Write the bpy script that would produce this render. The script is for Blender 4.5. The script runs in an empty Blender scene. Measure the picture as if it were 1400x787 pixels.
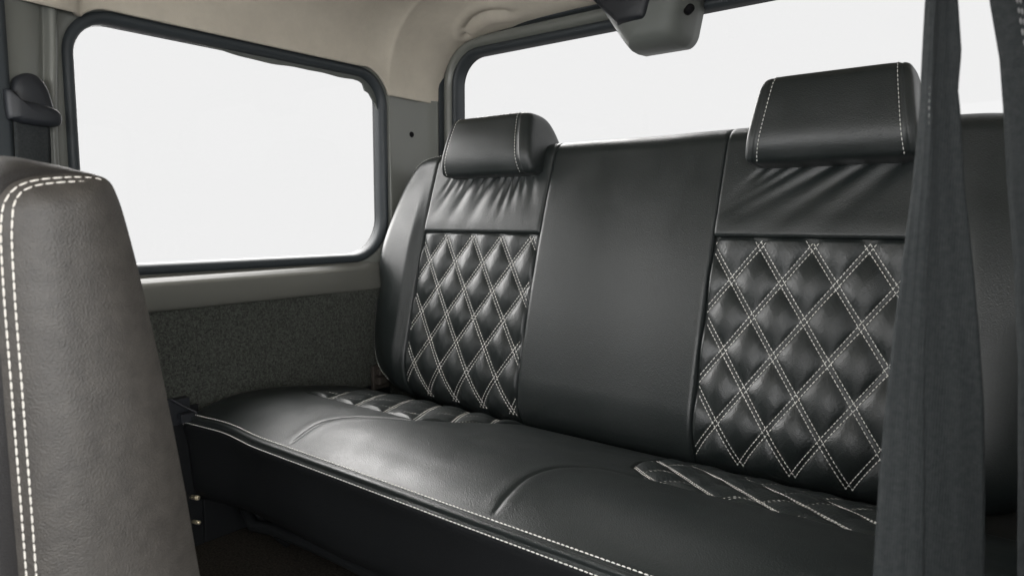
import bpy, math, random
import numpy as np
from mathutils import Vector, Matrix
random.seed(4)
S = bpy.context.scene
COL = S.collection

# ------------------------------------------------------------------ camera
cam_d = bpy.data.cameras.new('camera')
cam = bpy.data.objects.new('camera', cam_d); COL.objects.link(cam)
right = Vector((0.78110, 0.62441, 0.00103)); fwd = Vector((-0.62131, 0.77739, -0.09812)); up = Vector((-0.06207, 0.07600, 0.99517))
cam.matrix_world = Matrix(((right.x, up.x, -fwd.x, 0), (right.y, up.y, -fwd.y, 0), (right.z, up.z, -fwd.z, 0), (0, 0, 0, 1)))
cam_d.sensor_width = 36; cam_d.lens = 36 * 941 / 1400.0
cam_d.clip_start = 0.02; cam_d.clip_end = 200
cam_d.dof.use_dof = True; cam_d.dof.focus_distance = 1.15; cam_d.dof.aperture_fstop = 9.0
S.camera = cam

# ------------------------------------------------------------------ light
W = bpy.data.worlds.new('World'); S.world = W; W.use_nodes = True
nt = W.node_tree; bg = nt.nodes['Background']
tc = nt.nodes.new('ShaderNodeTexCoord'); sx = nt.nodes.new('ShaderNodeSeparateXYZ'); cr = nt.nodes.new('ShaderNodeValToRGB')
nt.links.new(tc.outputs['Generated'], sx.inputs[0])
mp = nt.nodes.new('ShaderNodeMapRange'); mp.inputs[1].default_value = -1; mp.inputs[2].default_value = 1
nt.links.new(sx.outputs['Z'], mp.inputs[0]); nt.links.new(mp.outputs[0], cr.inputs[0])
cr.color_ramp.elements[0].position = 0.36; cr.color_ramp.elements[0].color = (0.24, 0.235, 0.23, 1)
cr.color_ramp.elements[1].position = 0.445; cr.color_ramp.elements[1].color = (1, 1, 1, 1)
nt.links.new(cr.outputs[0], bg.inputs[0])
WORLD = 6.5
bg.inputs[1].default_value = WORLD
sun_d = bpy.data.lights.new('sun', 'SUN'); sun_d.energy = 95; sun_d.angle = math.radians(80); sun_d.color = (1.0, 0.98, 0.96)
sun = bpy.data.objects.new('sun', sun_d); COL.objects.link(sun)
sun.rotation_euler = Vector((0.80, -0.12, -0.52)).to_track_quat('-Z', 'Y').to_euler()
S.view_settings.view_transform = 'Standard'; S.view_settings.look = 'None'
S.view_settings.exposure = 0.0; S.view_settings.gamma = 1.0

# ------------------------------------------------------------------ materials
def mat(name, base, rough=0.5, spec=0.5, bump=0.0, bscale=400, kind='noise', var=0.0, vscale=8, coat=0.0, metal=0.0, base2=None, bdist=0.001, cscale=None, band='Z'):
    m = bpy.data.materials.new(name); m.use_nodes = True
    n = m.node_tree.nodes; l = m.node_tree.links; p = n['Principled BSDF']
    p.inputs['Base Color'].default_value = (*base, 1); p.inputs['Roughness'].default_value = rough
    p.inputs['Specular IOR Level'].default_value = spec; p.inputs['Metallic'].default_value = metal
    p.inputs['Coat Weight'].default_value = coat; p.inputs['Coat Roughness'].default_value = 0.35
    t = n.new('ShaderNodeTexCoord')
    if var:
        no = n.new('ShaderNodeTexNoise'); no.inputs['Scale'].default_value = vscale; no.inputs['Detail'].default_value = 8
        l.new(t.outputs['Object'], no.inputs['Vector'])
        r = n.new('ShaderNodeMapRange'); r.inputs[1].default_value = 0.3; r.inputs[2].default_value = 0.7
        r.inputs[3].default_value = rough - var; r.inputs[4].default_value = rough + var
        l.new(no.outputs[0], r.inputs[0]); l.new(r.outputs[0], p.inputs['Roughness'])
    if base2:
        no = n.new('ShaderNodeTexNoise'); no.inputs['Scale'].default_value = cscale or bscale; no.inputs['Detail'].default_value = 9; no.inputs['Roughness'].default_value = 0.7
        l.new(t.outputs['Object'], no.inputs['Vector'])
        c = n.new('ShaderNodeValToRGB'); c.color_ramp.elements[0].position = 0.36; c.color_ramp.elements[1].position = 0.66
        c.color_ramp.elements[0].color = (*base, 1); c.color_ramp.elements[1].color = (*base2, 1)
        l.new(no.outputs[0], c.inputs[0]); l.new(c.outputs[0], p.inputs['Base Color'])
    if bump:
        if kind == 'leather':
            v = n.new('ShaderNodeTexVoronoi'); v.feature = 'SMOOTH_F1'; v.inputs['Scale'].default_value = bscale; src = v.outputs['Distance']
        elif kind == 'wave':
            v = n.new('ShaderNodeTexWave'); v.inputs['Scale'].default_value = bscale; v.bands_direction = band; v.inputs['Distortion'].default_value = 1.6; v.inputs['Detail'].default_value = 1; src = v.outputs[0]
        else:
            v = n.new('ShaderNodeTexNoise'); v.inputs['Scale'].default_value = bscale; v.inputs['Detail'].default_value = 4; src = v.outputs[0]
        l.new(t.outputs['Object'], v.inputs['Vector'])
        b = n.new('ShaderNodeBump'); b.inputs['Strength'].default_value = bump; b.inputs['Distance'].default_value = bdist
        l.new(src, b.inputs['Height']); l.new(b.outputs[0], p.inputs['Normal'])
    return m
M = {}
M['leather'] = mat('black_leather', (0.0120, 0.0155, 0.0155), 0.385, 0.62, 0.6, 650, 'leather', 0.08, 14, base2=(0.0155, 0.0200, 0.0195), cscale=300, bdist=0.0006)
M['seatside'] = mat('grey_brown_leather', (0.036, 0.0325, 0.029), 0.46, 0.5, 0.7, 620, 'noise', 0.07, 14, base2=(0.056, 0.051, 0.045), cscale=60, bdist=0.0008)  # grey brown leather, lighter than the bench, tone mottled at random
M['skirt'] = mat('black_vinyl', (0.010, 0.011, 0.012), 0.6, 0.2, 0.3, 500, 'leather')
M['thread'] = mat('cream_thread', (0.78, 0.77, 0.73), 0.7, 0.2)
M['thread2'] = mat('tan_thread', (0.66, 0.63, 0.58), 0.7, 0.2)
M['paint'] = mat('grey_paint', (0.170, 0.176, 0.160), 0.30, 0.5, 0.0, var=0.012, vscale=6)
M['sill'] = mat('sill_paint', (0.160, 0.160, 0.143), 0.2, 0.6, 0.0, var=0.012, vscale=6)
M['trim'] = mat('grey_plastic', (0.13, 0.14, 0.14), 0.55, 0.4, 0.25, 900, 'noise')
M['cover'] = mat('cover_plastic', (0.125, 0.135, 0.125), 0.5, 0.4, 0.3, 900, 'noise')
M['rubber'] = mat('black_rubber', (0.036, 0.043, 0.048), 0.5, 0.4, 0.2, 600, 'noise')
M['black'] = mat('black_plastic', (0.016, 0.018, 0.022), 0.45, 0.4, 0.2, 700, 'noise')
M['liner'] = mat('beige_headliner', (0.54, 0.495, 0.42), 0.9, 0.15, 0.35, 700, 'noise', base2=(0.61, 0.56, 0.475), cscale=14)
M['carpet'] = mat('grey_carpet', (0.026, 0.028, 0.024), 0.95, 0.1, 1.0, 330, 'noise', cscale=270, base2=(0.098, 0.104, 0.092), bdist=0.003)
M['floor'] = mat('brown_carpet', (0.012, 0.011, 0.009), 0.95, 0.1, 0.9, 260, 'noise', base2=(0.05, 0.044, 0.036), bdist=0.003)
M['belt'] = mat('grey_webbing', (0.017, 0.020, 0.021), 0.75, 0.2, 0.22, 210, 'wave', base2=(0.030, 0.033, 0.034), cscale=260, bdist=0.0012, band='X')
M['metal'] = mat('dull_steel', (0.07, 0.06, 0.052), 0.45, 0.5, 0.1, 200, metal=0.4)
M['brass'] = mat('bright_pin', (0.85, 0.74, 0.52), 0.3, 0.5, 0.05, 100, metal=0.5)
M['hole'] = mat('dark_hole', (0.008, 0.008, 0.009), 0.8, 0.1)
M['body'] = mat('outer_body', (0.35, 0.36, 0.35), 0.4, 0.5)

g = bpy.data.materials.new('tinted_glass'); g.use_nodes = True
n = g.node_tree.nodes; l = g.node_tree.links
for x in list(n): n.remove(x)
o = n.new('ShaderNodeOutputMaterial'); mx = n.new('ShaderNodeMixShader'); tr = n.new('ShaderNodeBsdfTransparent'); gl = n.new('ShaderNodeBsdfGlossy')
gl.inputs['Roughness'].default_value = 0.02; mx.inputs[0].default_value = 0.008
T1 = (0.862 / WORLD / 0.992)
tr.inputs[0].default_value = (T1, T1, T1 * 1.0, 1)
l.new(tr.outputs[0], mx.inputs[1]); l.new(gl.outputs[0], mx.inputs[2]); l.new(mx.outputs[0], o.inputs[0])
M['glass'] = g

# ------------------------------------------------------------------ helpers
def new_obj(name, verts, faces, m, parent=None, smooth=True, mats=None, fm=None):
    me = bpy.data.meshes.new(name); me.from_pydata([tuple(map(float, v)) for v in verts], [], faces); me.update()
    for k in (mats or [m]): me.materials.append(k)
    if smooth: me.polygons.foreach_set('use_smooth', [True] * len(me.polygons))
    if fm: me.polygons.foreach_set('material_index', fm)
    ob = bpy.data.objects.new(name, me); COL.objects.link(ob)
    if parent:
        ob.parent = parent
        wl = Vector(parent.get('wl', (0, 0, 0)))
        if parent.type == 'EMPTY': ob.location = -wl
    return ob
def thing(name, label, cat, loc=(0, 0, 0), group=None):
    e = bpy.data.objects.new(name, None); COL.objects.link(e); e.location = loc; e.empty_display_size = 0.05
    e['wl'] = list(loc); e['label'] = label; e['category'] = cat
    if group: e['group'] = group
    return e
def grid_faces(nu, nv, closed=False):
    f = []
    for i in range(nu - (0 if closed else 1)):
        a = i * nv; b = ((i + 1) % nu) * nv
        for j in range(nv - 1): f.append((a + j, b + j, b + j + 1, a + j + 1))
    return f
def box(verts, faces, lo, hi):
    k = len(verts)
    for x in (lo[0], hi[0]):
        for y in (lo[1], hi[1]):
            for z in (lo[2], hi[2]): verts.append((x, y, z))
    for q in ((0, 1, 3, 2), (4, 6, 7, 5), (0, 4, 5, 1), (2, 3, 7, 6), (0, 2, 6, 4), (1, 5, 7, 3)): faces.append(tuple(k + i for i in q))
def bevel(ob, w, seg=3):
    b = ob.modifiers.new('bevel', 'BEVEL'); b.width = w; b.segments = seg; b.limit_method = 'ANGLE'
    return ob
def boxobj(name, lo, hi, m, parent=None, bev=0.004):
    v = []; f = []; box(v, f, lo, hi); ob = new_obj(name, v, f, m, parent, smooth=False)
    if bev: bevel(ob, bev)
    return ob
def tube(verts, faces, pts, r, n=10, cap=True):
    pts = [Vector(p) for p in pts]; k = len(verts); up0 = Vector((0.1, 0.2, 1)).normalized()
    for i, p in enumerate(pts):
        d = (pts[min(i + 1, len(pts) - 1)] - pts[max(i - 1, 0)]).normalized()
        a = d.cross(up0)
        if a.length < 1e-3: a = d.cross(Vector((1, 0, 0)))
        a.normalize(); b = d.cross(a); rr = r[i] if isinstance(r, (list, tuple)) else r
        for q in range(n):
            t = 2 * math.pi * q / n; verts.append(tuple(p + a * math.cos(t) * rr + b * math.sin(t) * rr))
    for i in range(len(pts) - 1):
        for q in range(n): faces.append((k + i * n + q, k + i * n + (q + 1) % n, k + (i + 1) * n + (q + 1) % n, k + (i + 1) * n + q))
    if cap:
        faces.append(tuple(k + q for q in range(n))[::-1]); faces.append(tuple(k + (len(pts) - 1) * n + q for q in range(n)))
def smooth01(x): x = np.clip(x, 0, 1); return x * x * (3 - 2 * x)
def catmull(P, n, closed=True):
    P = [np.array(p, float) for p in P]; N = len(P); out = []
    segs = N if closed else N - 1
    for i in range(segs):
        p0, p1, p2, p3 = (P[(i - 1) % N], P[i], P[(i + 1) % N], P[(i + 2) % N]) if closed else (P[max(i - 1, 0)], P[i], P[i + 1], P[min(i + 2, N - 1)])
        for k in range(n):
            t = k / n
            out.append(0.5 * ((2 * p1) + (-p0 + p2) * t + (2 * p0 - 5 * p1 + 4 * p2 - p3) * t * t + (-p0 + 3 * p1 - 3 * p2 + p3) * t ** 3))
    if not closed: out.append(P[-1])
    return np.array(out)
# one stitch = a short tapered thread lying on the surface
def stitch_run(V, F, path, nrm, dash=0.0044, gap=0.0022, r=0.0008, lift=0.0004, keep=None, jitter=0.12):
    path = np.asarray(path); nrm = np.asarray(nrm)
    seg = np.linalg.norm(np.diff(path, axis=0), axis=1); L = np.concatenate([[0], np.cumsum(seg)])
    s = 0.0
    def at(q):
        return np.array([np.interp(q, L, path[:, k]) for k in range(3)]), np.array([np.interp(q, L, nrm[:, k]) for k in range(3)])
    while s + dash < L[-1]:
        e = s + dash * random.uniform(1 - jitter, 1 + jitter)
        mid, nn = at((s + e) / 2)
        if keep is None or keep(mid):
            a, _ = at(s); b, _ = at(e); d = b - a; ln = np.linalg.norm(d)
            if ln > 1e-5:
                d /= ln; nn = nn - d * (nn @ d); nn /= (np.linalg.norm(nn) + 1e-9); sd = np.cross(d, nn)
                a = a + nn * lift; b = b + nn * lift; k = len(V)
                for q, (f, rr, lf) in enumerate(((0, .45, -0.4), (.22, 1, .25), (.78, 1, .25), (1, .45, -0.4))):
                    c = a + (b - a) * f + nn * r * lf
                    for j in range(5):
                        t = 2 * math.pi * j / 5; V.append(c + (sd * math.cos(t) + nn * math.sin(t)) * r * rr)
                for q in range(3):
                    for j in range(5): F.append((k + q * 5 + j, k + q * 5 + (j + 1) % 5, k + q * 5 + 5 + (j + 1) % 5, k + q * 5 + 5 + j))
                F.append((k, k + 1, k + 2, k + 3, k + 4)); F.append((k + 19, k + 18, k + 17, k + 16, k + 15))
        s = e + gap
# deterministic smooth noise
_r = np.random.RandomState(7); _wv = [(_r.uniform(-1, 1, 3) * _r.uniform(10, 34), _r.uniform(0, 6.28)) for _ in range(14)]
def wob(a, b, sc=1.0):
    s = 0
    for w, ph in _wv: s = s + np.sin(a * w[0] * sc + b * w[1] * sc + ph)
    return s / 14

# ==================================================================  CABIN (setting)
XL, XR = -1.27, 0.05
YR = 1.30
FL = -0.62
v = []; f = []; box(v, f, (XL - 0.04, -1.2, FL - 0.05), (XR + 0.03, YR + 0.03, FL))
ob = new_obj('floor', v, f, M['floor'], smooth=False); ob['kind'] = 'structure'

# headliner: one moulded sheet, sides curving up to the roof
def z0(y):
    if y > 1.115: return 0.290
    if y > 1.034: return max(0.290, 0.266 + math.sqrt(max(0, 0.0805 ** 2 - (y - 1.034) ** 2)))
    if y > 0.50: return 0.3440
    if y > 0.455: return 0.322 + 0.0220 * math.sin((y - 0.455) / 0.045 * math.pi / 2)
    return 0.322
ys = list(np.linspace(-1.0, 0.44, 24)) + list(np.linspace(0.45, 0.51, 9)) + list(np.linspace(0.54, 1.03, 16)) + list(np.linspace(1.045, 1.125, 28)) + list(np.linspace(1.13, 1.285, 44))
def liner_z(y):
    return 0.515 - 0.070 * smooth01((y - 1.10) / 0.185) ** 1.2
NS = 260
DENT = [(-1.135 + 0.135 * q / 30, 1.245 - 0.022 * math.sin(q / 30 * math.pi * 0.85)) for q in range(31)] + [(-1.150, 1.262)]
V = []
for y in ys:
    zr = liner_z(y); za = z0(y); lo = 0.0065 + 0.034 * float(smooth01((0.462 - y) / 0.030))
    for k in range(NS + 1):
        s = k / NS
        if s < 0.4:                       # left side curve
            a = s / 0.4 * math.pi / 2
            wx = 0.24 - 0.10 * smooth01((y - 1.1) / 0.2)
            x = XL + lo + wx * (1 - math.cos(a) ** 0.9); z = za + (zr - za) * math.sin(a) ** 0.85
        elif s <= 0.6:
            wx = 0.24 - 0.10 * smooth01((y - 1.1) / 0.2)
            x0 = XL + lo + wx; x1 = XR - 0.010 - wx; x = x0 + (x1 - x0) * (s - 0.4) / 0.2; z = zr + 0.012 * math.sin((s - 0.4) / 0.2 * math.pi)
        else:
            a = (1 - s) / 0.4 * math.pi / 2
            wx = 0.24 - 0.10 * smooth01((y - 1.1) / 0.2)
            x = XR - 0.010 - wx * (1 - math.cos(a) ** 0.9); z = za + (zr - za) * math.sin(a) ** 0.85
        # pulled, dented cloth near the rear header
        if y > 1.15 and -1.25 < x < -0.9:
            d = min(math.hypot(x - p[0], (y - p[1])) for p in DENT)
            z += 0.007 * math.exp(-(d / 0.009) ** 2) - 0.003 * math.exp(-((d - 0.02) / 0.009) ** 2)
        z += 0.0020 * float(wob(x, y, 0.45))
        V.append((x, y, z))
ob = new_obj('headliner', V, grid_faces(len(ys), NS + 1), M['liner']); ob['kind'] = 'structure'
sm = ob.modifiers.new('thick', 'SOLIDIFY'); sm.thickness = 0.006; sm.offset = 1

# ---- ring lofts for windows
def rring(a0, a1, b0, b1, r, d, n=12, ns=14):
    a0 -= d; a1 += d; b0 -= d; b1 += d; P = []
    rr = [max(q + d, 0.004) for q in (r if isinstance(r, tuple) else (r,) * 4)]
    cs = [((a1 - rr[0], b1 - rr[0]), 0), ((a0 + rr[1], b1 - rr[1]), 90), ((a0 + rr[2], b0 + rr[2]), 180), ((a1 - rr[3], b0 + rr[3]), 270)]
    for q in range(4):
        (ca, cb), s = cs[q]; r = rr[q]
        for k in range(n + 1):
            t = math.radians(s + 90 * k / n); P.append((ca + r * math.cos(t), cb + r * math.sin(t)))
        e = P[-1]; (na, nb), s2 = cs[(q + 1) % 4]; r = rr[(q + 1) % 4]; t = math.radians(s2); nx = (na + r * math.cos(t), nb + r * math.sin(t))
        for k in range(1, ns): P.append((e[0] + (nx[0] - e[0]) * k / ns, e[1] + (nx[1] - e[1]) * k / ns))
    return P
def ring_loft(name, rect, r, prof, mp, m, parent, last=None):
    V = []; rings = [[(p, h) for p in rring(*rect, r, d)] for d, h in prof]
    if last: rings.append([(p, last[2]) for p in rring(*last[0], last[1], 0)])
    n = len(rings[0])
    for R in rings:
        for p, h in R: V.append(mp(p[0], p[1], h))
    F = []
    for i in range(len(rings) - 1):
        for j in range(n): F.append((i * n + j, i * n + (j + 1) % n, (i + 1) * n + (j + 1) % n, (i + 1) * n + j))
    return new_obj(name, V, F, m, parent)
def pane(name, rect, r, mp, h, parent):
    P = rring(*rect, r, 0.004); V = [mp(p[0], p[1], h) for p in P] ; n_ = len(P)
    return new_obj(name, V, [tuple(range(n_))], M['glass'], parent, smooth=False)
def half_round(d0, d1, h0, hh, n=8):
    return [(d0 + (d1 - d0) * (1 - math.cos(math.pi * k / n)) / 2, h0 + hh * math.sin(math.pi * k / n)) for k in range(n + 1)]

body = thing('van_body', 'grey painted van cabin shell with side window and rear door window, round the black bench', 'vehicle body', (-0.6, 0.9, FL))
SR = (0.062, 0.062, 0.060, 0.090)
SW = (0.452, 1.096, -0.080, 0.328)
for side in (0, 1):
    if side == 0: mpp = lambda y, z, h: (XL + h, y, z)
    else: mpp = lambda y, z, h: (XR - h, y, z)
    fr = ring_loft('side_panel', SW, SR, [(0.0, -0.03), (0.004, -0.012), (0.018, 0.0), (0.030, 0.004), (0.045, 0.004), (0.056, 0.0)], mpp, M['paint'], body, last=((0.30, 1.285, -0.172, 0.40), 0.004, -0.001))
    if side == 0: fr['label'] = 'grey painted metal round the side window with curved sill'
    ring_loft('window_seal', SW, SR, [(-0.002, -0.028)] + half_round(-0.002, 0.020, -0.010, 0.016), mpp, M['rubber'], fr)
    pane('window_glass', SW, SR, mpp, -0.022, fr)
# curved metal sill below the seal
def sill(xf, sg):
    P = [(-0.0975, 0.002), (-0.101, 0.010), (-0.107, 0.020), (-0.112, 0.027), (-0.118, 0.030), (-0.138, 0.026), (-0.156, 0.018), (-0.163, 0.010), (-0.164, 0.0)]
    V = []; yy = np.linspace(0.34, 1.27, 60)
    for y in yy:
        fade = 1 - 0.75 * smooth01((y - 0.88) / 0.22)
        for z, h in catmull(P, 4, closed=False): V.append((xf + sg * (h * fade + 0.0015), y, z + 0.004 * (y - .8)))
    return new_obj('window_sill', V, grid_faces(len(yy), len(catmull(P, 4, closed=False))), M['sill'], body)
sill(XL, 1)
# ragged lip of tint film along the top of the side window
V = []; F = []
tt = np.linspace(0, 1, 90)
for t in tt:
    y = 0.56 + 0.535 * t
    zt = 0.328 + 0.003
    if y > 1.034: zt = 0.266 + math.sqrt(max(0.062 ** 2 - (y - 1.034) ** 2, 0)) + 0.002
    low = 0.012 * smooth01(t / 0.45) + 0.0012 * math.sin(t * 17) + 0.0006 * math.sin(t * 41) + 0.006 * smooth01((t - 0.9) / 0.05)
    if t > 0.93: low += 0.008 * (1 + math.sin(t * 150) * 0.3)
    V.append((XL - 0.013, y, zt)); V.append((XL - 0.011, y, zt - low - 0.001)); V.append((XL - 0.016, y, zt - low - 0.001)); V.append((XL - 0.017, y, zt))
for i in range(len(tt) - 1):
    for j in range(4): F.append((i * 4 + j, i * 4 + (j + 1) % 4, i * 4 + 4 + (j + 1) % 4, i * 4 + 4 + j))
ob = new_obj('film_edge', V, F, M['cover'], body, smooth=False); ob['label'] = 'ragged grey film edge along the top of the side window'

# carpet-faced lower trim (left) and plain lower wall (right)
V = []; yy = np.linspace(0.20, 1.285, 110); zz = np.linspace(-0.160, FL, 90)
for y in yy:
    for z in zz: V.append((XL + 0.009 + 0.0016 * float(wob(y, z, 1.4)) - 0.006 * math.exp(-((z + 0.160) / 0.004) ** 2), y, z + 0.004 * (y - .8)))
ob = new_obj('carpet_trim', V, grid_faces(len(yy), len(zz)), M['carpet'], body); ob['label'] = 'dark grey carpet lining below the side window'
boxobj('lower_trim', (XL - 0.002, 0.20, FL), (XL + 0.014, 0.625, -0.345), M['skirt'], body, 0.003)
boxobj('lower_trim', (XL - 0.002, 0.6255, FL), (XL + 0.013, 1.10, -0.390), M['skirt'], body, 0.003)
boxobj('side_wall', (XR - 0.002, 0.56, FL), (XR + 0.03, 1.30, -0.165), M['trim'], body, 0)
boxobj('unseen_pillar', (XR - 0.002, 0.30, FL), (XR + 0.03, 0.5585, -0.12), M['trim'], body, 0)  # unseen low panel, added to keep low doorway light off bench and belts
boxobj('unseen_pillar', (XR - 0.004, 0.585, -0.164), (XR + 0.029, 0.640, 0.53), M['trim'], body, 0)
boxobj('outer_panel', (XL - 0.06, -1.2, FL), (XL - 0.032, 1.33, -0.10), M['body'], body, 0)
boxobj('roof_panel', (XL - 0.05, -1.2, 0.535), (XR + 0.03, 1.34, 0.56), M['body'], body, 0.003)
boxobj('outer_pillar', (XL - 0.06, 1.12, -0.10), (XL - 0.032, 1.33, 0.536), M['body'], body, 0)
boxobj('outer_pillar', (XL - 0.06, 0.14, -0.10), (XL - 0.032, 0.43, 0.536), M['body'], body, 0)
boxobj('roof_rail', (XL - 0.06, -1.2, 0.345), (XL - 0.032, 1.33, 0.5345), M['body'], body, 0)
boxobj('dashboard', (XL, -1.2, FL), (XR, -0.85, -0.02), M['black'], body, 0.03)
boxobj('bulkhead', (XL, -1.23, FL), (XR + 0.03, -1.202, -0.02), M['body'], body, 0)
# front door inner card on the left and its glass line
boxobj('door_card', (XL - 0.03, -1.2, FL), (XL + 0.03, 0.19, -0.08), M['trim'], body, 0.01)

# B pillar trim with its bright rolled edge
V = []; zz = np.linspace(-0.60, 0.335, 40)
P = [(0.14, 0.004), (0.20, 0.018), (0.26, 0.030), (0.32, 0.036), (0.372, 0.034), (0.396, 0.024), (0.404, 0.017), (0.408, 0.016), (0.413, 0.025), (0.419, 0.0275), (0.425, 0.020), (0.427, 0.0)]
cp = catmull(P, 4, closed=False)
for z in zz:
    for y, h in cp: V.append((XL + h, y - 0.010 + 0.010 * smooth01((z - 0.1) / 0.25) , z))
ob = new_obj('pillar_trim', V, grid_faces(len(zz), len(cp)), M['paint'], body); ob['label'] = 'grey pillar trim beside the side window'
# screw hole in the rear corner pillar
V = []; F = []; c = (XL + 0.0015, 1.19, 0.215)
tube(V, F, [(XL - 0.001, 1.1895, 0.2085), (XL + 0.0045, 1.1895, 0.2085)], [0.008, 0.0065], 16)
ob = new_obj('screw_hole', V, F, M['hole'], body)
# rear corner pillar skin: slight returned edge catching light
P = [(1.118, 0.002), (1.124, 0.0045), (1.16, 0.0035), (1.20, 0.003), (1.235, 0.008), (1.258, 0.017), (1.266, 0.019), (1.272, 0.014), (1.275, 0.0)]
cp = catmull(P, 4, closed=False); V = []; zz = np.linspace(-0.158, 0.296, 30)
for z in zz:
    for y, h in cp: V.append((XL + h, y, z))
ob = new_obj('corner_pillar', V, grid_faces(len(zz), len(cp)), M['paint'], body)
ob['label'] = 'grey painted rear corner pillar between the two windows'

# ---- rear door
RW = (-1.210, -0.010, 0.02, 0.402)
mpr = lambda x, z, h: (x, YR - h, z)
door = ring_loft('rear_door', RW, 0.070, [(0.0, -0.02), (0.012, -0.004), (0.020, 0.010), (0.026, 0.016), (0.038, 0.016), (0.043, 0.008), (0.060, 0.006)], mpr, M['paint'], body, last=((-1.30, 0.08, FL, 0.530), 0.004, -0.004))
door['label'] = 'rear door with wide window behind the bench'
ring_loft('window_seal', RW, 0.070, [(-0.003, -0.018)] + half_round(-0.003, 0.017, 0.002, 0.014), mpr, M['rubber'], door)
ring_loft('weatherstrip', RW, 0.070, half_round(0.041, 0.049, 0.010, 0.018), mpr, M['rubber'], door)
ring_loft('weatherstrip', RW, 0.070, half_round(0.051, 0.061, 0.014, 0.020), mpr, M['rubber'], door)
pane('window_glass', RW, 0.070, mpr, -0.014, door)
# wiper motor cover hanging over the glass
def loft(name, secs, m, parent, capends=True, smooth=True):
    n_ = len(secs[0]); V = [p for s in secs for p in s]; F = []
    for i in range(len(secs) - 1):
        for j in range(n_): F.append((i * n_ + j, i * n_ + (j + 1) % n_, (i + 1) * n_ + (j + 1) % n_, (i + 1) * n_ + j))
    if capends: F.append(tuple(range(n_))[::-1]); F.append(tuple((len(secs) - 1) * n_ + j for j in range(n_)))
    return new_obj(name, V, F, m, parent, smooth)
def rrect(x0, x1, z0_, z1, r, y, n=6, skew=0.0):
    P = []
    for (cx_, cz_, s) in ((x1 - r, z1 - r, 0), (x0 + r, z1 - r, 90), (x0 + r, z0_ + r, 180), (x1 - r, z0_ + r, 270)):
        for k in range(n + 1):
            t = math.radians(s + 90 * k / n); x = cx_ + r * math.cos(t); z = cz_ + r * math.sin(t)
            u = (z1 - z) / (z1 - z0_)            # 0 at top, 1 at bottom: sides slope in
            xm = (x0 + x1) / 2; lft = x < xm
            x = x + (0.082 if lft else -0.024) * u * abs(x - xm) / ((x1 - x0) / 2)
            P.append((x, y - skew * (1 - u), z))
    return P
secs = []
for y, g_, zb in ((1.292, 0.0, 0.330), (1.262, 0.0, 0.328), (1.235, 0.002, 0.329), (1.215, 0.006, 0.333), (1.203, 0.013, 0.341), (1.197, 0.024, 0.352), (1.195, 0.04, 0.366)):
    secs.append(rrect(-0.772 + g_, -0.552 - g_, zb, 0.452 - g_ * 0.3, 0.022, y))
mc = loft('wiper_motor_cover', secs, M['cover'], door)
mc['label'] = 'grey rounded cover hanging at the top of the rear window'
secs = [rrect(-0.780, -0.612, 0.374, 0.458, 0.010, y) for y in (1.285, 1.200)] + [rrect(-0.776, -0.616, 0.377, 0.455, 0.009, 1.190), rrect(-0.768, -0.624, 0.384, 0.449, 0.008, 1.1865)]
ob = loft('cover_dark_tier', secs, M['black'], door)  # darker upper tier of the motor cover
V = []; F = []; tube(V, F, [(-0.560, 1.213, 0.379), (-0.5495, 1.200, 0.379)], [0.008, 0.008], 16)
new_obj('screw_hole', V, F, M['hole'], door)

# ==================================================================  REAR BENCH
bench = thing('rear_bench_seat', 'wide black leather rear bench with white diamond stitching and two headrests', 'bench seat', (-0.615, 0.85, FL))
A0 = np.array([0, 1.0, -0.37]); T0 = np.array([0, 0.14, 0.53]); T0 /= np.linalg.norm(T0); N0 = np.array([0, -T0[2], T0[1]])
XC = -0.615; HW = 0.648
OUT = [(-1.263, .215), (-1.262, .26), (-1.2575, .32), (-1.251, .37), (-1.243, .42), (-1.234, .46), (-1.221, .495), (-1.203, .522), (-1.180, .537), (-1.150, .543), (-1.10, .5455), (-0.95, .549), (-0.80, .551), (XC, .552)]
LOW = [(-1.263, .214), (-1.263, .17), (-1.258, .12), (-1.250, .085), (-1.238, .055), (-1.222, .032), (-1.195, .012), (-1.15, -.004), (-1.10, -.012), (-0.9, -.02), (XC, -.02)]
ox = np.array([p[0] for p in OUT]); ot = np.array([p[1] for p in OUT]); lx = np.array([p[0] for p in LOW]); lt = np.array([p[1] for p in LOW])
def t_top(x):
    x = XC - abs(x - XC); return float(np.interp(x, ox, ot))
def t_bot(x):
    x = XC - abs(x - XC); return float(np.interp(x, lx[1:], lt[1:]))
poly = np.array([(p[0], p[1]) for p in catmull(OUT, 6, closed=False)] )
pol2 = np.array([(p[0], p[1]) for p in catmull(LOW, 6, closed=False)] )
def seg_dist(px, py, P):
    A = P[:-1]; B = P[1:]; D = B - A; L2 = (D ** 2).sum(1) + 1e-12
    px = np.asarray(px)[..., None]; py = np.asarray(py)[..., None]
    u = np.clip(((px - A[:, 0]) * D[:, 0] + (py - A[:, 1]) * D[:, 1]) / L2, 0, 1)
    return np.sqrt((px - A[:, 0] - u * D[:, 0]) ** 2 + (py - A[:, 1] - u * D[:, 1]) ** 2).min(-1)
def edge_round(x, t):
    xm = XC - np.abs(x - XC)
    d = seg_dist(xm, t, poly); q = np.clip(d / 0.038, 0, 1); e1 = -0.040 * (1 - np.sqrt(np.clip(1 - (1 - q) ** 2, 0, 1)))
    d = seg_dist(xm, t, pol2); q = np.clip(d / 0.095, 0, 1); e2 = -0.058 * (1 - np.sqrt(np.clip(1 - (1 - q) ** 2, 0, 1)))
    return e1 + e2
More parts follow.
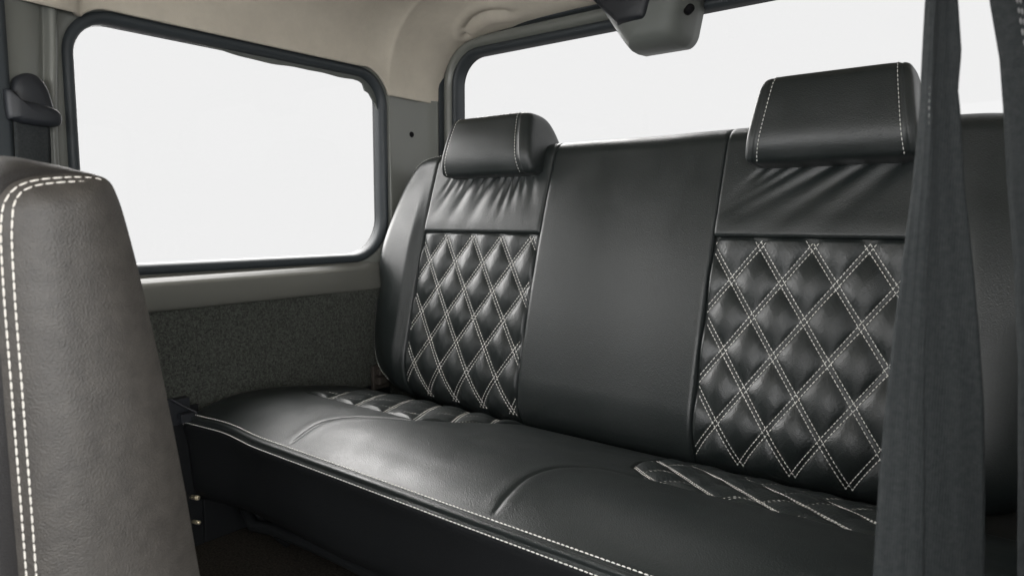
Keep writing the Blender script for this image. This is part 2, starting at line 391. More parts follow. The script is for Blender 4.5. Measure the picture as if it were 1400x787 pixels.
def back_off(x, t):
    o = 0.010 * np.sin(np.clip(t / 0.55, 0, 1) * np.pi) + edge_round(x, t)
    b = np.abs(x - XC) - 0.505
    o = o + 0.010 * smooth01(b / 0.03) * smooth01((0.50 - t) / 0.2)         # bolsters stand forward a little
    o = o - 0.006 * np.exp(-((x - XC) / 0.10) ** 2)                            # centre slightly hollow
    return o + 0.0017 * wob(x, t, 0.6)
def BP(x, t, off):
    x = np.asarray(x, float); t = np.asarray(t, float)
    P = A0 + T0 * t[..., None] + N0 * (off)[..., None]
    P = P.copy(); P[..., 0] = x; return P
def edge_puff(d, depth=0.007, r=0.014):
    q = np.clip(d / r, 0, 1); return -depth * (1 - q) ** 2.2
PX, PT = 0.0772, 0.1132
WL = 1 / math.sqrt(1 / PX ** 2 + 1 / PT ** 2)
def quilt(x, t, c, px=PX, pt=PT, h=0.0105, kb=1.0):
    wl = 1 / math.sqrt(1 / px ** 2 + 1 / pt ** 2)
    a = (x - c[0]) / px + (t - c[1]) / pt; b = (x - c[0]) / px - (t - c[1]) / pt
    a = a * 1.0; b = b * 1.0
    fa = np.abs(a - np.round(a)) ; fb = np.abs(b - np.round(b))
    da = np.clip(fa * wl - 0.0026, 0, 1); db = np.clip(fb * wl - 0.0026, 0, 1)
    pa = (1 - np.exp(-da / 0.0095)); pb = (1 - np.exp(-db / 0.0095))
    pb = 1 - (1 - pb) * kb
    p = pa * pb * (1 - 0.35 * (1 - 2 * fa) * (1 - 2 * fb))
    # little gathers running in from the seams
    ga = 0.0005 * np.sin((x - t * 0.7) * 900 + 5 * wob(x, t)) * np.exp(-da / 0.010) + 0.0004 * np.sin((x + t * 0.7) * 800 + 4 * wob(t, x)) * np.exp(-db / 0.010)
    return h * p + ga * (pa + pb) * 0.5
# diamond lattice: crossings sit every half period, so both families use the doubled index
def lattice(c, px, pt, x0, x1, t0, t1):
    L = []
    for fam in (1, -1):
        ks = [((x - c[0]) / px + fam * (t - c[1]) / pt) for x in (x0, x1) for t in (t0, t1)]
        for k in range(math.floor(min(ks)), math.ceil(max(ks)) + 1):
            # line (x-c0)/px + fam*(t-c1)/pt = k
            pts = []
            for t in np.linspace(t0, t1, 260):
                x = c[0] + px * (k - fam * (t - c[1]) / pt); pts.append((x, t))
            L.append((fam, np.array(pts)))
    return L
def panel(name, x0, x1, tb, tt_, offf, m, parent, step=0.003, back=0.09, dens_top=True):
    nx = max(6, int((x1 - x0) / step) + 1)
    xs = np.linspace(x0, x1, nx)
    tlo = np.array([max(tb, t_bot(x)) if tb is not None else t_bot(x) for x in xs]); thi = np.array([min(tt_, t_top(x)) if tt_ is not None else t_top(x) for x in xs])
    nt_ = max(8, int((thi - tlo).max() / step))
    w = np.linspace(0, 1, nt_); w = w - 0.035 * np.sin(2 * np.pi * w) * 2       # denser towards both ends
    Xg = np.repeat(xs[:, None], nt_, 1); Tg = tlo[:, None] + (thi - tlo)[:, None] * w[None, :]
    P = BP(Xg, Tg, offf(Xg, Tg)); V = list(P.reshape(-1, 3)); F = grid_faces(nx, nt_)
    F = [q for q in F]
    loop = [i * nt_ for i in range(nx)] + [(nx - 1) * nt_ + j for j in range(1, nt_)] + [i * nt_ + nt_ - 1 for i in range(nx - 2, -1, -1)] + [j for j in range(nt_ - 2, 0, -1)]
    k = len(V); bk = np.array([0, 1, -0.15]) * back
    for q in loop: V.append(V[q] + bk)
    nl = len(loop)
    for i in range(nl): F.append((loop[i], k + i, k + (i + 1) % nl, loop[(i + 1) % nl]))
    return new_obj(name, V, F, m, parent)
def surf_path(xs, ts, offf, lift=0.0):
    xs = np.asarray(xs, float); ts = np.asarray(ts, float)
    P = BP(xs, ts, offf(xs, ts)); e = 0.0015
    Px = BP(xs + e, ts, offf(xs + e, ts)) - P; Pt = BP(xs, ts + e, offf(xs, ts + e)) - P
    N = np.cross(Px, Pt); N /= np.linalg.norm(N, axis=1)[:, None]
    N *= np.sign((N @ np.array([0, -1.0, 0.1])))[:, None]
    return P + N * lift, N

SX = [-1.118, -0.797, -0.446, -0.146]     # seams
SEAM_T = 0.354
def border(d): return edge_puff(d)
def off_quilt(x0, x1, c):
    def f_(x, t):
        d = np.minimum(np.minimum(x - x0, x1 - x), SEAM_T - t)
        return back_off(x, t) - 0.007 + quilt(x, t, c) * smooth01(d / 0.010 + 0.25) * smooth01((t + 0.02) / 0.05 + .3) + edge_puff(np.minimum(x - x0, x1 - x), 0.004, 0.008)
    return f_
def off_plain(x0, x1, depth=0.0032, r=0.0065, extra=None, low=None):
    def f_(x, t):
        d = np.minimum(x - x0 if x0 is not None else 9, x1 - x if x1 is not None else 9)
        o_ = back_off(x, t) + edge_puff(d, depth, r)
        if low is not None: o_ = o_ + edge_puff(t - low, 0.004, 0.007) + 0.0015 * np.exp(-((t - low - 0.02) / 0.02) ** 2)
        if extra is not None: o_ = o_ + extra(x, t)
        return o_
    return f_
def folds_left(x, t):
    s = np.zeros_like(x)
    for c_, w_, h_, ln, sl in ((-1.070, .006, .5, .040, .50), (-1.050, .007, .9, .055, .55), (-1.028, .005, .5, .030, .40), (-1.004, .009, 1.1, .070, .45), (-0.972, .006, .6, .045, .30), (-0.948, .010, 1.0, .075, .42), (-0.915, .006, 1.0, .050, .25), (-0.898, .005, 1.5, .060, .12), (-0.880, .006, 1.3, .050, .05), (-0.862, .005, .8, .035, -.10), (-0.838, .008, .5, .060, -.15)):
        u = np.clip((0.468 - t) / ln, 0, 3)                 # 0 under the headrest, 1 where the fold dies out
        ww = w_ * (0.8 + 0.9 * u); xc_ = c_ - sl * (0.468 - t)
        s = s - h_ * np.exp(-((x - xc_) / ww) ** 2) * np.exp(-u ** 2 * 1.3)
    return 0.0046 * s * smooth01((0.485 - t) / 0.015) + 0.002 * wob(x, t, 1.2) * smooth01((t - 0.37) / 0.04)
def folds_right(x, t):
    s = np.zeros_like(x)
    for c_, w_, h_, ln, sl in ((-0.375, .006, .8, .040, .9), (-0.345, .008, .7, .055, 1.3), (-0.315, .008, .9, .070, 1.5), (-0.270, .012, 1.1, .085, 1.6), (-0.225, .012, .9, .10, 1.3), (-0.185, .014, 1.2, .095, .9)):
        u = np.clip((0.470 - t) / ln, 0, 3); ww = w_ * (0.9 + 1.2 * u); xc_ = c_ - sl * (0.470 - t)
        s = s - h_ * np.exp(-((x - xc_) / ww) ** 2) * np.exp(-u ** 2 * 1.2)
    return 0.0034 * s * smooth01((0.490 - t) / 0.015) + 0.0022 * wob(x, t, 1.1) * smooth01((t - 0.37) / 0.04)
# shell behind all the panels
V = []; xs = np.linspace(-1.245, 0.015, 60); F = []
offs = lambda x, t: back_off(x, t) - 0.02
ob = panel('backrest_shell', -1.250, 0.020, None, None, lambda x, t: back_off(x, t) - 0.035, M['skirt'], bench, 0.02, 0.06)
pl = panel('side_bolster', -1.2625, SX[0], None, None, off_plain(None, SX[0]), M['leather'], bench, 0.003)
pr = panel('side_bolster', SX[3], XC + (XC + 1.2625), None, None, off_plain(SX[3], None), M['leather'], bench, 0.004)
pc = panel('centre_panel', SX[1], SX[2], None, None, off_plain(SX[1], SX[2]), M['leather'], bench, 0.004)
pc['label'] = 'plain black leather middle panel of the backrest'
CL = (-1.0105, 0.2905); CR = (-0.3300, 0.2840)
for (x0, x1, c, fo, lab) in ((SX[0], SX[1], CL, folds_left, 'far'), (SX[2], SX[3], CR, folds_right, 'near')):
    fq = off_quilt(x0, x1, c)
    q = panel('quilted_panel', x0, x1, None, SEAM_T, fq, M['leather'], bench, 0.0019)
    yo = panel('shoulder_panel', x0, x1, SEAM_T + 0.0005, None, off_plain(x0, x1, extra=fo, low=SEAM_T), M['leather'], bench, 0.0025)
    yo['label'] = 'gathered leather below the %s headrest' % lab; q['label'] = 'diamond quilted backrest panel below the %s headrest' % lab
    V = []; F = []
    lines = lattice(c, PX, PT, x0, x1, 0.0, SEAM_T)
    for fam, pts in lines:
        for sd in (-1, 1):
            o_ = sd * 0.0036 / math.cos(math.atan(PX / PT)) 
            xx = pts[:, 0] + o_; ttv = pts[:, 1]
            ok = (xx > x0 + 0.005) & (xx < x1 - 0.007) & (ttv > -0.002) & (ttv < SEAM_T - 0.003)
            if ok.sum() < 6: continue
            P, N = surf_path(xx[ok], ttv[ok], fq)
            stitch_run(V, F, P, N, 0.0046, 0.0019, 0.00072, 0.0005)
    s_ = new_obj('stitching', V, F, M['thread'], q)
# fine stitch line along the outer edge of the far bolster
fb = off_plain(None, SX[0]); V = []; F = []
EP = catmull([(-1.120, .541), (-1.165, .531), (-1.198, .510), (-1.220, .478), (-1.236, .42), (-1.2475, .35), (-1.2525, .26), (-1.252, .17), (-1.243, .10), (-1.228, .065), (-1.200, .035), (-1.17, .015)], 16, closed=False)
P, N = surf_path(EP[:, 0], EP[:, 1], fb); stitch_run(V, F, P, N, 0.004, 0.0025, 0.00055, 0.0003)
new_obj('edge_stitching', V, F, M['thread'], pl)

# ---- headrests
def headrest(xc, wt, wb, zt, zb, yf, parent, lab, gl_, gr_):
    dz = zt - zb
    ctrl = [(yf, zb + 0.012), (yf - 0.004, zb + 0.035), (yf + 0.003, zb + 0.07), (yf + 0.013, zt - 0.020), (yf + 0.020, zt - 0.006), (yf + 0.034, zt + 0.001), (yf + 0.075, zt - 0.004), (yf + 0.100, zt - 0.022), (yf + 0.120, zt - 0.055), (yf + 0.130, zb + 0.02), (yf + 0.11, zb - 0.01), (yf + 0.04, zb - 0.004), (yf + 0.010, zb + 0.000)]
    C = catmull(ctrl, 8); n_ = len(C); cen = np.array([yf + 0.055, zb + dz * 0.45])
    def hw(z): return (wb + (wt - wb) * np.clip((z - zb) / dz, 0, 1)) / 2
    secs = []
    def sec(fr, sc, bulge, side=0, shrink=0.0):
        out = []
        for y, z in C:
            yy = cen[0] + (y - cen[0]) * sc; zz_ = cen[1] + (z - cen[1]) * sc
            x = xc + fr * hw(zz_) + side * bulge
            out.append((x, yy, zz_))
        return out
    CAP = [(0.999, 0.0), (0.997, .15), (.992, .30), (.982, .45), (.966, .60), (.94, .73), (.90, .84), (.84, .92), (.75, .97), (.62, 1.0), (.45, 1.01), (.25, 1.02), (.03, 1.02)]
    for sc_, bf in CAP[::-1]: secs.append(sec(-1, sc_, gl_ * bf, -1))
    for u in np.linspace(-1, 1, 40)[0:]:
        e = 1 - abs(u); puff = 1 + 0.018 * (1 - math.exp(-e / 0.10)) - 0.015 * math.exp(-(e / 0.03) ** 2)
        secs.append(sec(u, puff, 0, 0))
    for sc_, bf in CAP: secs.append(sec(1, sc_, gr_ * bf, 1))
    ob = loft('headrest', secs, M['leather'], parent); ob['label'] = lab
    V = []; F = []
    sel = list(range(n_ - 6, n_)) + list(range(0, 56))
    for fr in (-1, 1):
        V = []; F = []
        for off in (fr * 0.93,):
            S1 = np.array(sec(off, 1 + 0.018 * (1 - math.exp(-(1 - abs(off)) / 0.10)) + 0.000, 0, 0))[sel]
            Nn = np.array([(0, p[1] - cen[0], p[2] - cen[1]) for p in S1]); Nn /= np.linalg.norm(Nn, axis=1)[:, None]
            stitch_run(V, F, S1, Nn, 0.0042, 0.0022, 0.00055, 0.0004)
        new_obj('stitching', V, F, M['thread'], ob)
headrest(-0.9475, 0.176, 0.216, 0.213, 0.093, 1.080, bench, 'smaller-looking headrest at the far end of the bench', 0.010, 0.026)
headrest(-0.274, 0.176, 0.214, 0.215, 0.088, 1.062, bench, 'headrest at the near end of the bench beside the belt', 0.016, 0.012)

# ---- seat cushion
def yfront(x): return 0.600 + 0.008 * smooth01((-1.0 - x) / 0.12) - 0.010 * smooth01((-1.12 - x) / 0.12) + 0.010 * np.clip((-1.235 - x) / 0.03, 0, 1) ** 2
prof_y = np.array([0.590, 0.600, 0.606, 0.615, 0.630, 0.655, 0.69, 0.74, 0.79, 0.84, 0.90, 0.95, 1.0, 1.04, 1.09])
prof_z = np.array([-0.366, -0.3585, -0.3555, -0.3525, -0.3480, -0.3422, -0.3372, -0.3360, -0.3400, -0.3475, -0.3570, -0.3680, -0.383, -0.400, -0.425])
_pc = catmull(list(zip(prof_y, prof_z)), 10, closed=False); _k = np.ones(9) / 9
prof_y = _pc[:, 0]; prof_z = _pc[:, 1].copy(); prof_z[8:-8] = np.convolve(_pc[:, 1], _k, 'same')[8:-8]
seams = [catmull([(-0.935, 0.602), (-0.945, 0.640), (-0.952, 0.685), (-0.930, 0.730), (-0.885, 0.770), (-0.850, 0.795)], 8, closed=False),
         catmull([(-0.515, 0.602), (-0.526, 0.650), (-0.532, 0.710), (-0.518, 0.760), (-0.480, 0.795), (-0.420, 0.802)], 8, closed=False)]
def cush_z(x, y):
    yy = y - (yfront(x) - 0.600) * np.clip((0.80 - y) / 0.2, 0, 1)
    z = np.interp(yy, prof_y, prof_z)
    dl = np.clip((x + 1.262) / 0.040, 0, 1); z = z - 0.026 * (1 - np.sqrt(np.clip(1 - (1 - dl) ** 2, 0, 1)))
    z = z + 0.005 * np.exp(-((x + 1.13) / 0.10) ** 2) * smooth01((0.85 - y) / 0.2) * smooth01((y - 0.61) / 0.06)
    z = z - 0.003 * np.exp(-((x + 0.73) / 0.14) ** 2) * smooth01((0.9 - y) / 0.2) * smooth01((y - 0.62) / 0.05)
    for s in seams:
        d = seg_dist(x, y, s); z = z - 0.0026 * np.exp(-(d / 0.0026) ** 2) * smooth01((yy - 0.606) / 0.02) + 0.0006 * smooth01((yy - 0.61) / 0.03) * np.exp(-((d - 0.012) / 0.010) ** 2)
    return z + 0.0011 * wob(x, y, 0.55)
def L_x0(y): return -1.150 + 0 * y
def L_x1(y): return np.interp(y, [0.785, 0.80, 0.83, 0.86, 0.90, 0.95, 1.05], [-0.862, -0.848, -0.822, -0.798, -0.775, -0.765, -0.765])
def R_x0(y): return np.interp(y, [0.80, 0.845, 0.88, 1.05], [-0.412, -0.460, -0.470, -0.470])
def R_x1(y): return -0.120 + 0 * y
IH = (0.0080, 0.0085)
ins = [(L_x0, L_x1, lambda x: 0.784 + 0.012 * smooth01((x + 1.13) / 0.25) - 0.0 * x, (-1.003, 0.790), 0.0770, 0.118),
       (R_x0, R_x1, lambda x: 0.803 + 0.010 * smooth01((x + 0.40) / 0.25), (-0.400, 0.804), 0.0830, 0.076)]
def in_mask(x, y):
    m = np.zeros_like(x)
    for X0, X1, YF, c, px, pt in ins:
        d = np.minimum(np.minimum(x - X0(y), X1(y) - x), y - YF(x)); m = np.maximum(m, smooth01(d / 0.010))
    return m
nx, ny = 560, 190
xs = np.linspace(-1.262, 0.04, nx); w = np.linspace(0, 1, ny) ** 1.15
Xg = np.repeat(xs[:, None], ny, 1); Yg = yfront(Xg[:, :1]) + (1.09 - yfront(Xg[:, :1])) * w[None, :]
Zg = cush_z(Xg, Yg) - 0.010 * in_mask(Xg, Yg)
V = list(np.stack([Xg, Yg, Zg], -1).reshape(-1, 3)); F = grid_faces(nx, ny)
cush = new_obj('seat_cushion', V, F, M['leather'], bench); cush['label'] = 'black leather bench cushion with white stitching along its front edge'
# skirt: front face falling from the piped edge
rows = [(0.0, -0.0005), (-0.0035, 0.0035), (-0.0060, -0.0025), (-0.004, -0.008), (-0.005, -0.011), (-0.007, -0.016), (-0.004, -0.023), (0.000, -0.045), (0.006, -0.075), (0.012, -0.105), (0.022, -0.125), (0.045, -0.138)]
rows = [(0.0, 0.0), (-0.0030, 0.0008), (-0.0055, -0.0015), (-0.0060, -0.0045), (-0.0040, -0.0065), (-0.0055, -0.0085), (-0.0085, -0.0120), (-0.0095, -0.017), (-0.006, -0.026), (0.000, -0.050), (0.004, -0.09), (0.008, -0.130), (0.018, -0.152), (0.045, -0.162)]
sx_ = np.linspace(-1.262, 0.04, 320); V = []
for x in sx_:
    yf_ = float(yfront(x)); zf = float(cush_z(np.array([x]), np.array([yf_]))[0]); wv = 0.002 * float(wob(x, 0.3, 0.8))
    for i, (dy, dz_) in enumerate(rows):
        k_ = smooth01((i - 7) / 4)
        V.append((x, yf_ + dy + wv * k_ * 2 + k_ * 0.006 * math.sin(x * 17), zf + dz_ + k_ * 0.006 * math.sin(x * 7 + 1)))
nr = len(rows)
sk = new_obj('seat_skirt', V, grid_faces(len(sx_), nr), M['skirt'], bench, mats=[M['leather'], M['skirt']], fm=[0 if (i % (nr - 1)) < 6 else 1 for i in range((len(sx_) - 1) * (nr - 1))])
V = []; F = []
xs2 = np.linspace(-1.250, 0.035, 700)
for dy, dz_, nn in ((0.0032, 0.0022, (0, -0.5, 0.86)), (-0.0085, -0.0105, (0, -0.93, 0.3))):
    yf_ = yfront(xs2)
    if dy > 0: zz_ = cush_z(xs2, yf_ + dy)
    else: zz_ = cush_z(xs2, yf_) + dz_
    P = np.stack([xs2, yf_ + dy, zz_], -1); N = np.repeat(np.array([nn]), len(P), 0)
    stitch_run(V, F, P, N, 0.0048, 0.0016, 0.00080, 0.0013)
new_obj('stitching', V, F, M['thread'], cush)
def cs_path(xs_, ys_, fz):
    e = 0.0015; P = np.stack([xs_, ys_, fz(xs_, ys_)], -1)
    N = np.stack([-(fz(xs_ + e, ys_) - P[:, 2]) / e, -(fz(xs_, ys_ + e) - P[:, 2]) / e, np.ones_like(xs_)], -1); N /= np.linalg.norm(N, axis=1)[:, None]
    return P, N
for ii, (X0, X1, YF, c, px, pt) in enumerate(ins):
    def fz(x, y, X0=X0, X1=X1, YF=YF, c=c, px=px, pt=pt):
        d = np.minimum(np.minimum(x - X0(y), X1(y) - x), y - YF(x))
        return cush_z(x, y) - 0.003 + quilt(x, y, c, px, pt, IH[ii], (0.25, 0.35)[ii]) * smooth01(d / 0.012) + edge_puff(d, 0.003, 0.006)
    nu, nv = 190, 150; V = []
    uu, vv = np.meshgrid(np.linspace(0, 1, nu), np.linspace(0, 1, nv), indexing='ij')
    yb = 1.05
    Y_ = 0.80 + (yb - 0.80) * vv
    for _ in range(4):
        X_ = X0(Y_) + (X1(Y_) - X0(Y_)) * uu; Y_ = YF(X_) + (yb - YF(X_)) * vv
    X_ = X0(Y_) + (X1(Y_) - X0(Y_)) * uu
    Z_ = fz(X_, Y_)
    V = list(np.stack([X_, Y_, Z_], -1).reshape(-1, 3))
    q = new_obj('quilted_insert', V, grid_faces(nu, nv), M['leather'], bench)
    q['label'] = ('quilted cushion insert at the far end of the bench', 'quilted cushion insert at the near end of the bench')[ii]
    V = []; F = []
    for fam, pts in lattice(c, px, pt, -1.16 if ii == 0 else -0.48, -0.75 if ii == 0 else -0.11, 0.775, 1.04):
        for sd in (-1, 1):
            xx = pts[:, 0] + sd * 0.0032; yy_ = pts[:, 1]
            ok = (xx > X0(yy_) + 0.002) & (xx < X1(yy_) - 0.002) & (yy_ > YF(xx) + 0.001)
            if ok.sum() < 6: continue
            P, N = cs_path(xx[ok], yy_[ok], fz); stitch_run(V, F, P, N, 0.0046, 0.0020, 0.00062 if fam == 1 else 0.0004, 0.0006 if fam == 1 else -0.0003)
    new_obj('stitching', V, F, M['thread'], q)
# seat frame and hinges
V = []; F = []
tube(V, F, [(-1.18, 0.665, -0.535), (-1.14, 0.660, -0.565), (-1.05, 0.655, -0.545), (-0.90, 0.652, -0.537), (0.0, 0.652, -0.537)], 0.011, 12)
tube(V, F, [(-1.18, 0.66, -0.47), (-1.15, 0.68, -0.56), (-1.12, 0.72, -0.615)], 0.010, 10)
new_obj('seat_frame', V, F, M['skirt'], bench)
def hinge(x, y, z):
    V = []; F = []
    box(V, F, (x - 0.006, y - 0.020, z - 0.045), (x + 0.004, y + 0.030, z + 0.012))
    box(V, F, (x + 0.004, y - 0.016, z - 0.030), (x + 0.022, y + 0.012, z - 0.012))
    box(V, F, (x + 0.004, y - 0.010, z - 0.010), (x + 0.016, y + 0.016, z + 0.004))
    ob = new_obj('hinge_bracket', V, F, M['metal'], bench, smooth=False); bevel(ob, 0.003, 2)
hinge(-1.235, 1.045, -0.350)
V = []; F = []
box(V, F, (-1.258, 0.560, -0.372), (-1.240, 0.600, -0.325)); box(V, F, (-1.240, 0.575, -0.366), (-1.222, 0.604, -0.350))
tube(V, F, [(-1.249, 0.556, -0.322), (-1.236, 0.565, -0.3215), (-1.226, 0.582, -0.336), (-1.214, 0.600, -0.350)], 0.0022, 8)
ob = new_obj('seat_latch', V, F, M['black'], bench, smooth=False); bevel(ob, 0.002, 2)
for z_, r_, lb in ((-0.522, 0.0046, 'upper of two short bright brass pins low on the wall beside the bench end'), (-0.570, 0.0040, 'lower of two short bright brass pins low on the wall beside the bench end')):
    V = []; F = []
    tube(V, F, [(-1.262, 0.604, z_), (-1.240, 0.604, z_ + 0.004), (-1.234, 0.604, z_ + 0.005), (-1.232, 0.604, z_ + 0.005)], [r_, r_, r_, r_ * 0.6], 12)
    pn = new_obj('catch_pin', V, F, M['brass'], None); pn['label'] = lb; pn['category'] = 'catch pin'; pn['group'] = 'brass catch pins'

# ==================================================================  FRONT SEAT (left foreground)
fs = thing('front_seat_backrest', 'grey brown leather seat backrest seen from its side in the foreground, cream double stitching', 'car seat', (-0.85, 0.25, FL))
ctrl = [(0.156, -0.56), (0.1555, -0.40), (0.1545, -0.25), (0.1535, -0.12), (0.1530, -0.05), (0.1545, 0.000), (0.1620, 0.020), (0.176, 0.030), (0.200, 0.0345), (0.222, 0.0350), (0.233, 0.031), (0.239, 0.019), (0.245, -0.005), (0.2555, -0.06), (0.267, -0.13), (0.281, -0.23), (0.294, -0.34), (0.308, -0.45), (0.315, -0.56), (0.29, -0.585), (0.20, -0.585)]
C = catmull(ctrl, 8); n_ = len(C)
tan = np.roll(C, -1, 0) - np.roll(C, 1, 0); tan /= np.linalg.norm(tan, axis=1)[:, None]; nrm2 = np.stack([-tan[:, 1], tan[:, 0]], -1)
cen = np.array([0.215, -0.25])
if ((C - cen) * nrm2).sum(1).mean() < 0: nrm2 = -nrm2
secs = []
X0s = -0.600
def fsec(x, d, inner=None):
    out = []
    for i in range(n_):
        fr_ = smooth01((0.235 - C[i, 0]) / 0.06)           # front and top cover swells beyond the side seam
        p = C[i] + nrm2[i] * d * (0.25 + 0.75 * fr_)
        if inner is not None:
            mid = np.array([np.interp(C[i, 1], [-0.58, -0.35, 0.0, 0.034], [0.225, 0.222, 0.197, 0.197]), min(C[i, 1], 0.0) - 0.0])
            p = mid + (C[i] - mid) * inner
        out.append((x, p[0], p[1]))
    return out
side_secs = []
for k_ in np.linspace(0.0, 1, 26):
    bul = 0.018 * (1 - k_ ** 2.6)
    side_secs.append(fsec(X0s + bul, 0, inner=k_))
def wrink(secs):
    out = []
    for s in secs: out.append([(x + 0.0008 * float(wob(y, z, 1.6)), y, z) for x, y, z in s])
    return out
sd_ = loft('side_panel', wrink(side_secs), M['seatside'], fs, capends=False)
sd_['label'] = 'grey brown side face of the seat backrest'
cv = []
for x, d in ((X0s, 0.0), (X0s - 0.0015, -0.0012), (X0s - 0.005, 0.003), (X0s - 0.012, 0.0075), (X0s - 0.03, 0.014), (X0s - 0.06, 0.019), (X0s - 0.12, 0.020), (X0s - 0.24, 0.012), (X0s - 0.36, 0.020), (X0s - 0.42, 0.019), (X0s - 0.45, 0.014), (X0s - 0.47, 0.0)): cv.append(fsec(x, d))
M['seatfront'] = mat('dark_seat_cover', (0.018, 0.017, 0.017), 0.5, 0.5, 0.4, 850, 'leather')
loft('backrest_cover', cv, M['seatfront'], fs)
V = []; F = []
idx = list(range(0, 10 * 8 + 0))
for din, kk in ((0.0042, 0), (0.0096, 1)):
    path = []; 
    for i in idx:
        p = C[i] - nrm2[i] * (din if C[i, 1] < 0.0 else din * (1 - 0.35 * smooth01(C[i, 1] / 0.035)))
        mid = np.array([np.interp(C[i, 1], [-0.58, -0.35, 0.0, 0.034], [0.225, 0.222, 0.197, 0.197]), min(C[i, 1], 0.0)])
        k_ = np.linalg.norm(p - mid) / np.linalg.norm(C[i] - mid)
        path.append((X0s + 0.018 * (1 - k_ ** 2.6) + 0.0008 * float(wob(p[0], p[1], 1.6)), p[0], p[1]))
    stitch_run(V, F, path, np.repeat([(1, 0, 0)], len(path), 0), 0.0064, 0.0010, 0.00080, 0.0001)
new_obj('stitching', V, F, M['thread2'], sd_)
# its cushion, below the frame of the photograph, carries the backrest
V = []; F = []; box(V, F, (-1.07, -0.30, FL + 0.12), (-0.61, 0.24, FL + 0.26)); ob = new_obj('seat_base', V, F, M['seatfront'], fs, smooth=False); bevel(ob, 0.04, 5)
V = []; F = []; box(V, F, (-1.02, -0.22, FL + 0.001), (-0.66, 0.20, FL + 0.13)); ob = new_obj('seat_pedestal', V, F, M['black'], fs, smooth=False); bevel(ob, 0.01)

# unseen seat copy behind the camera, added to block light from the cabin front
def copy_tree(o, parent=None):
    c = o.copy(); COL.objects.link(c)
    if parent: c.parent = parent
    for ch in o.children: copy_tree(ch, c)
    return c
unseen_seat = copy_tree(fs); unseen_seat.location = (-0.85 + 0.56, 0.25 - 0.58, FL)
unseen_seat['label'] = 'unseen copy of the front seat, added to block light from the cabin front'
fs['group'] = 'front seats'; unseen_seat['group'] = 'front seats'
# ==================================================================  BELTS
def ribbon(name, secs, m, parent, thick=0.0016):
    ns = len(secs[0]); V = [p for s in secs for p in s]
    ob = new_obj(name, V, grid_faces(len(secs), ns), m, parent)
    s = ob.modifiers.new('thick', 'SOLIDIFY'); s.thickness = thick; s.offset = 0
    return ob
# near belts: world tracks at z levels  (left edge, ridge, right edge)
lev = [ # z, left(x,y), ridge, right
 (0.180, (-0.080, 0.536), (-0.074, 0.534), (-0.066, 0.550)),
 (0.143, (-0.0800, 0.533), (-0.074, 0.533), (-0.064, 0.546)),
 (0.110, (-0.0795, 0.530), (-0.073, 0.530), (-0.0600, 0.543)),
 (0.085, (-0.0790, 0.528), (-0.072, 0.527), (-0.0605, 0.542)),
 (0.072, (-0.0785, 0.526), (-0.071, 0.524), (-0.0585, 0.541)),
 (0.024, (-0.0790, 0.519), (-0.069, 0.521), (-0.0535, 0.540)),
 (-0.023, (-0.0812, 0.511), (-0.068, 0.517), (-0.0465, 0.539)),
 (-0.071, (-0.0830, 0.504), (-0.0665, 0.513), (-0.0400, 0.537)),
 (-0.118, (-0.0842, 0.497), (-0.064, 0.509), (-0.0345, 0.535)),
 (-0.166, (-0.0845, 0.491), (-0.0605, 0.505), (-0.0310, 0.533)),
 (-0.231, (-0.0835, 0.483), (-0.057, 0.500), (-0.0270, 0.528)),
 (-0.330, (-0.0830, 0.472), (-0.052, 0.492), (-0.0220, 0.522)),
 (-0.450, (-0.0820, 0.460), (-0.048, 0.484), (-0.0180, 0.515))]
zk = np.array([q[0] for q in lev])[::-1]
def trk(i, j, z): return float(np.interp(z, zk, np.array([q[i][j] for q in lev])[::-1]))
belt = thing('seat_belt', 'wide grey seat belt webbing hanging folded in the foreground before the near headrest', 'seat belt', (-0.05, 0.5, -0.45), 'near seat belts')
secsA = []; secsB = []
for z in np.linspace(0.18, -0.45, 120):
    l_ = np.array([trk(1, 0, z), trk(1, 1, z)]); r_ = np.array([trk(2, 0, z), trk(2, 1, z)]); e_ = np.array([trk(3, 0, z), trk(3, 1, z)])
    a = []; b = []
    for u in np.linspace(0, 1, 14):
        p = l_ + (r_ - l_) * u; bow = 0.0010 * math.sin(u * math.pi) * (1 + 0.6 * math.sin(z * 14)) + 0.00025 * math.sin(u * 19 + z * 5); a.append((p[0] + bow * .6, p[1] - bow, z))
    for u in np.linspace(0, 1, 18):
        p = r_ + (e_ - r_) * u; bow = -0.0010 * math.sin(u * math.pi) * (1 + 0.7 * math.sin(z * 11 + 1)) + 0.0003 * math.sin(u * 15 + z * 9); b.append((p[0] + bow * .6 - 0.002 * (1 - u), p[1] + 0.0026 - bow * 0.8, z))
    secsA.append(a); secsB.append(b)
wa = ribbon('webbing', secsA, M['belt'], belt); wb_ = ribbon('webbing', secsB, M['belt'], belt)
V = []; F = []
for k_ in range(2):
    path = [(trk(2, 0, z) - 0.0018 - 0.0, trk(2, 1, z) - 0.0014, z) for z in np.linspace(0.16, -0.45, 200)]
    if k_ == 0: stitch_run(V, F, path, np.repeat([(0.1, -1, 0)], len(path), 0), 0.0030, 0.0018, 0.00035, 0.0)
M['beltthread'] = mat('grey_thread', (0.20, 0.20, 0.20), 0.8, 0.1)
new_obj('edge_stitching', V, F, M['beltthread'], wa)
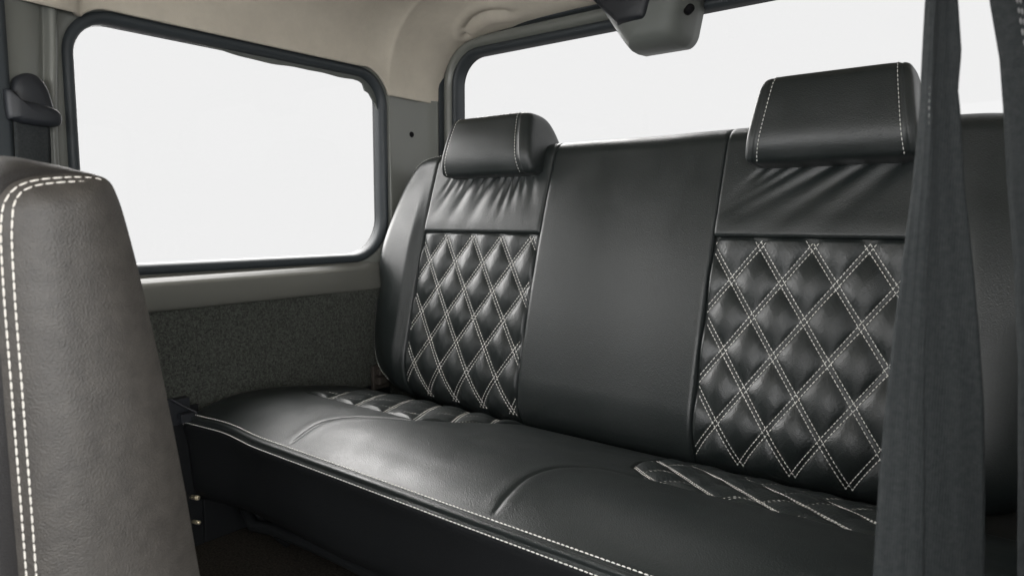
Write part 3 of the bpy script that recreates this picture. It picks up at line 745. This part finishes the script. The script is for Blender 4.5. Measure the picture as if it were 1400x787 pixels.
# second strand at the right edge
belt2 = thing('seat_belt', 'narrow strip of grey seat belt webbing at the right edge of the picture', 'seat belt', (-0.02, 0.55, -0.45), 'near seat belts')
T2 = [(0.180, -0.052, 0.557), (0.143, -0.0475, 0.558), (0.105, -0.0400, 0.560), (0.072, -0.0360, 0.559), (0.024, -0.0310, 0.557), (-0.023, -0.0250, 0.557), (-0.094, -0.0180, 0.553), (-0.231, -0.0100, 0.544), (-0.45, -0.004, 0.53)]
z2 = np.array([q[0] for q in T2])[::-1]; x2 = np.array([q[1] for q in T2])[::-1]; y2 = np.array([q[2] for q in T2])[::-1]
secs = []
for z in np.linspace(0.18, -0.45, 110):
    x = float(np.interp(z, z2, x2)); y = float(np.interp(z, z2, y2))
    secs.append([(x + 0.040 * u, y + 0.012 * u - 0.003 * math.sin(u * math.pi), z) for u in np.linspace(0, 1, 12)])
w2 = ribbon('webbing', secs, M['belt'], belt2)
V = []; F = []
for du in (0.36, 0.40):
    path = [(float(np.interp(z, z2, x2)) + 0.040 * du, float(np.interp(z, z2, y2)) + 0.012 * du - 0.0050, z) for z in np.linspace(0.17, -0.10, 120)]
    stitch_run(V, F, path, np.repeat([(0.1, -1, 0)], len(path), 0), 0.004, 0.0030, 0.0007, 0.0)
new_obj('edge_stitching', V, F, M['beltthread'], w2)

# far belt on the pillar: cap, guide and webbing
b3 = thing('seat_belt_guide', 'black seat belt guide and webbing on the grey pillar left of the side window', 'seat belt', (-1.235, 0.37, -0.3))
bx = XL + 0.036
def yz_blob(name, P, x0, x1, m, r=0.006):
    C_ = catmull(P, 6); c_ = C_.mean(0); secs = []
    for x, s in ((x0, 1.0), (x0 + (x1 - x0) * 0.55, 1.0), (x0 + (x1 - x0) * 0.85, 0.94), (x1, 0.82), (x1 + 0.0015, 0.5), (x1 + 0.002, 0.02)):
        secs.append([(x, c_[0] + (p[0] - c_[0]) * s, c_[1] + (p[1] - c_[1]) * s) for p in C_])
    return loft(name, secs, m, b3)
yz_blob('anchor_cap', [(0.347, 0.165), (0.351, 0.200), (0.362, 0.214), (0.378, 0.217), (0.392, 0.205), (0.400, 0.180), (0.401, 0.155), (0.375, 0.148), (0.352, 0.15)], bx - 0.004, bx + 0.022, M['black'])
yz_blob('belt_guide', [(0.338, 0.188), (0.350, 0.176), (0.375, 0.172), (0.400, 0.166), (0.4075, 0.156), (0.404, 0.142), (0.385, 0.139), (0.36, 0.140), (0.345, 0.144), (0.338, 0.15)], bx + 0.016, bx + 0.036, M['black'])
secs = []
for z in np.linspace(0.150, -0.50, 30):
    secs.append([(bx + 0.020 + 0.002 * math.sin(u * 3.1) - 0.015 * smooth01((0.1 - z) / 0.3), 0.347 + 0.046 * u - 0.010 * smooth01((0.15 - z) / 0.3), z) for u in np.linspace(0, 1, 10)])
ribbon('webbing', secs, M['belt'], b3)
secs = []
for z in np.linspace(0.50, -0.50, 40):
    secs.append([(XL + 0.052 + 0.002 * math.sin(u * 3.1), 0.300 + 0.0465 * u - 0.008 * smooth01((0.19 - z) / 0.02) * 0, z) for u in np.linspace(0, 1, 8)])
ribbon('webbing', secs, M['rubber'], b3)
# ---- cycles
S.render.engine = 'CYCLES'
S.cycles.max_bounces = 8; S.cycles.transparent_max_bounces = 12
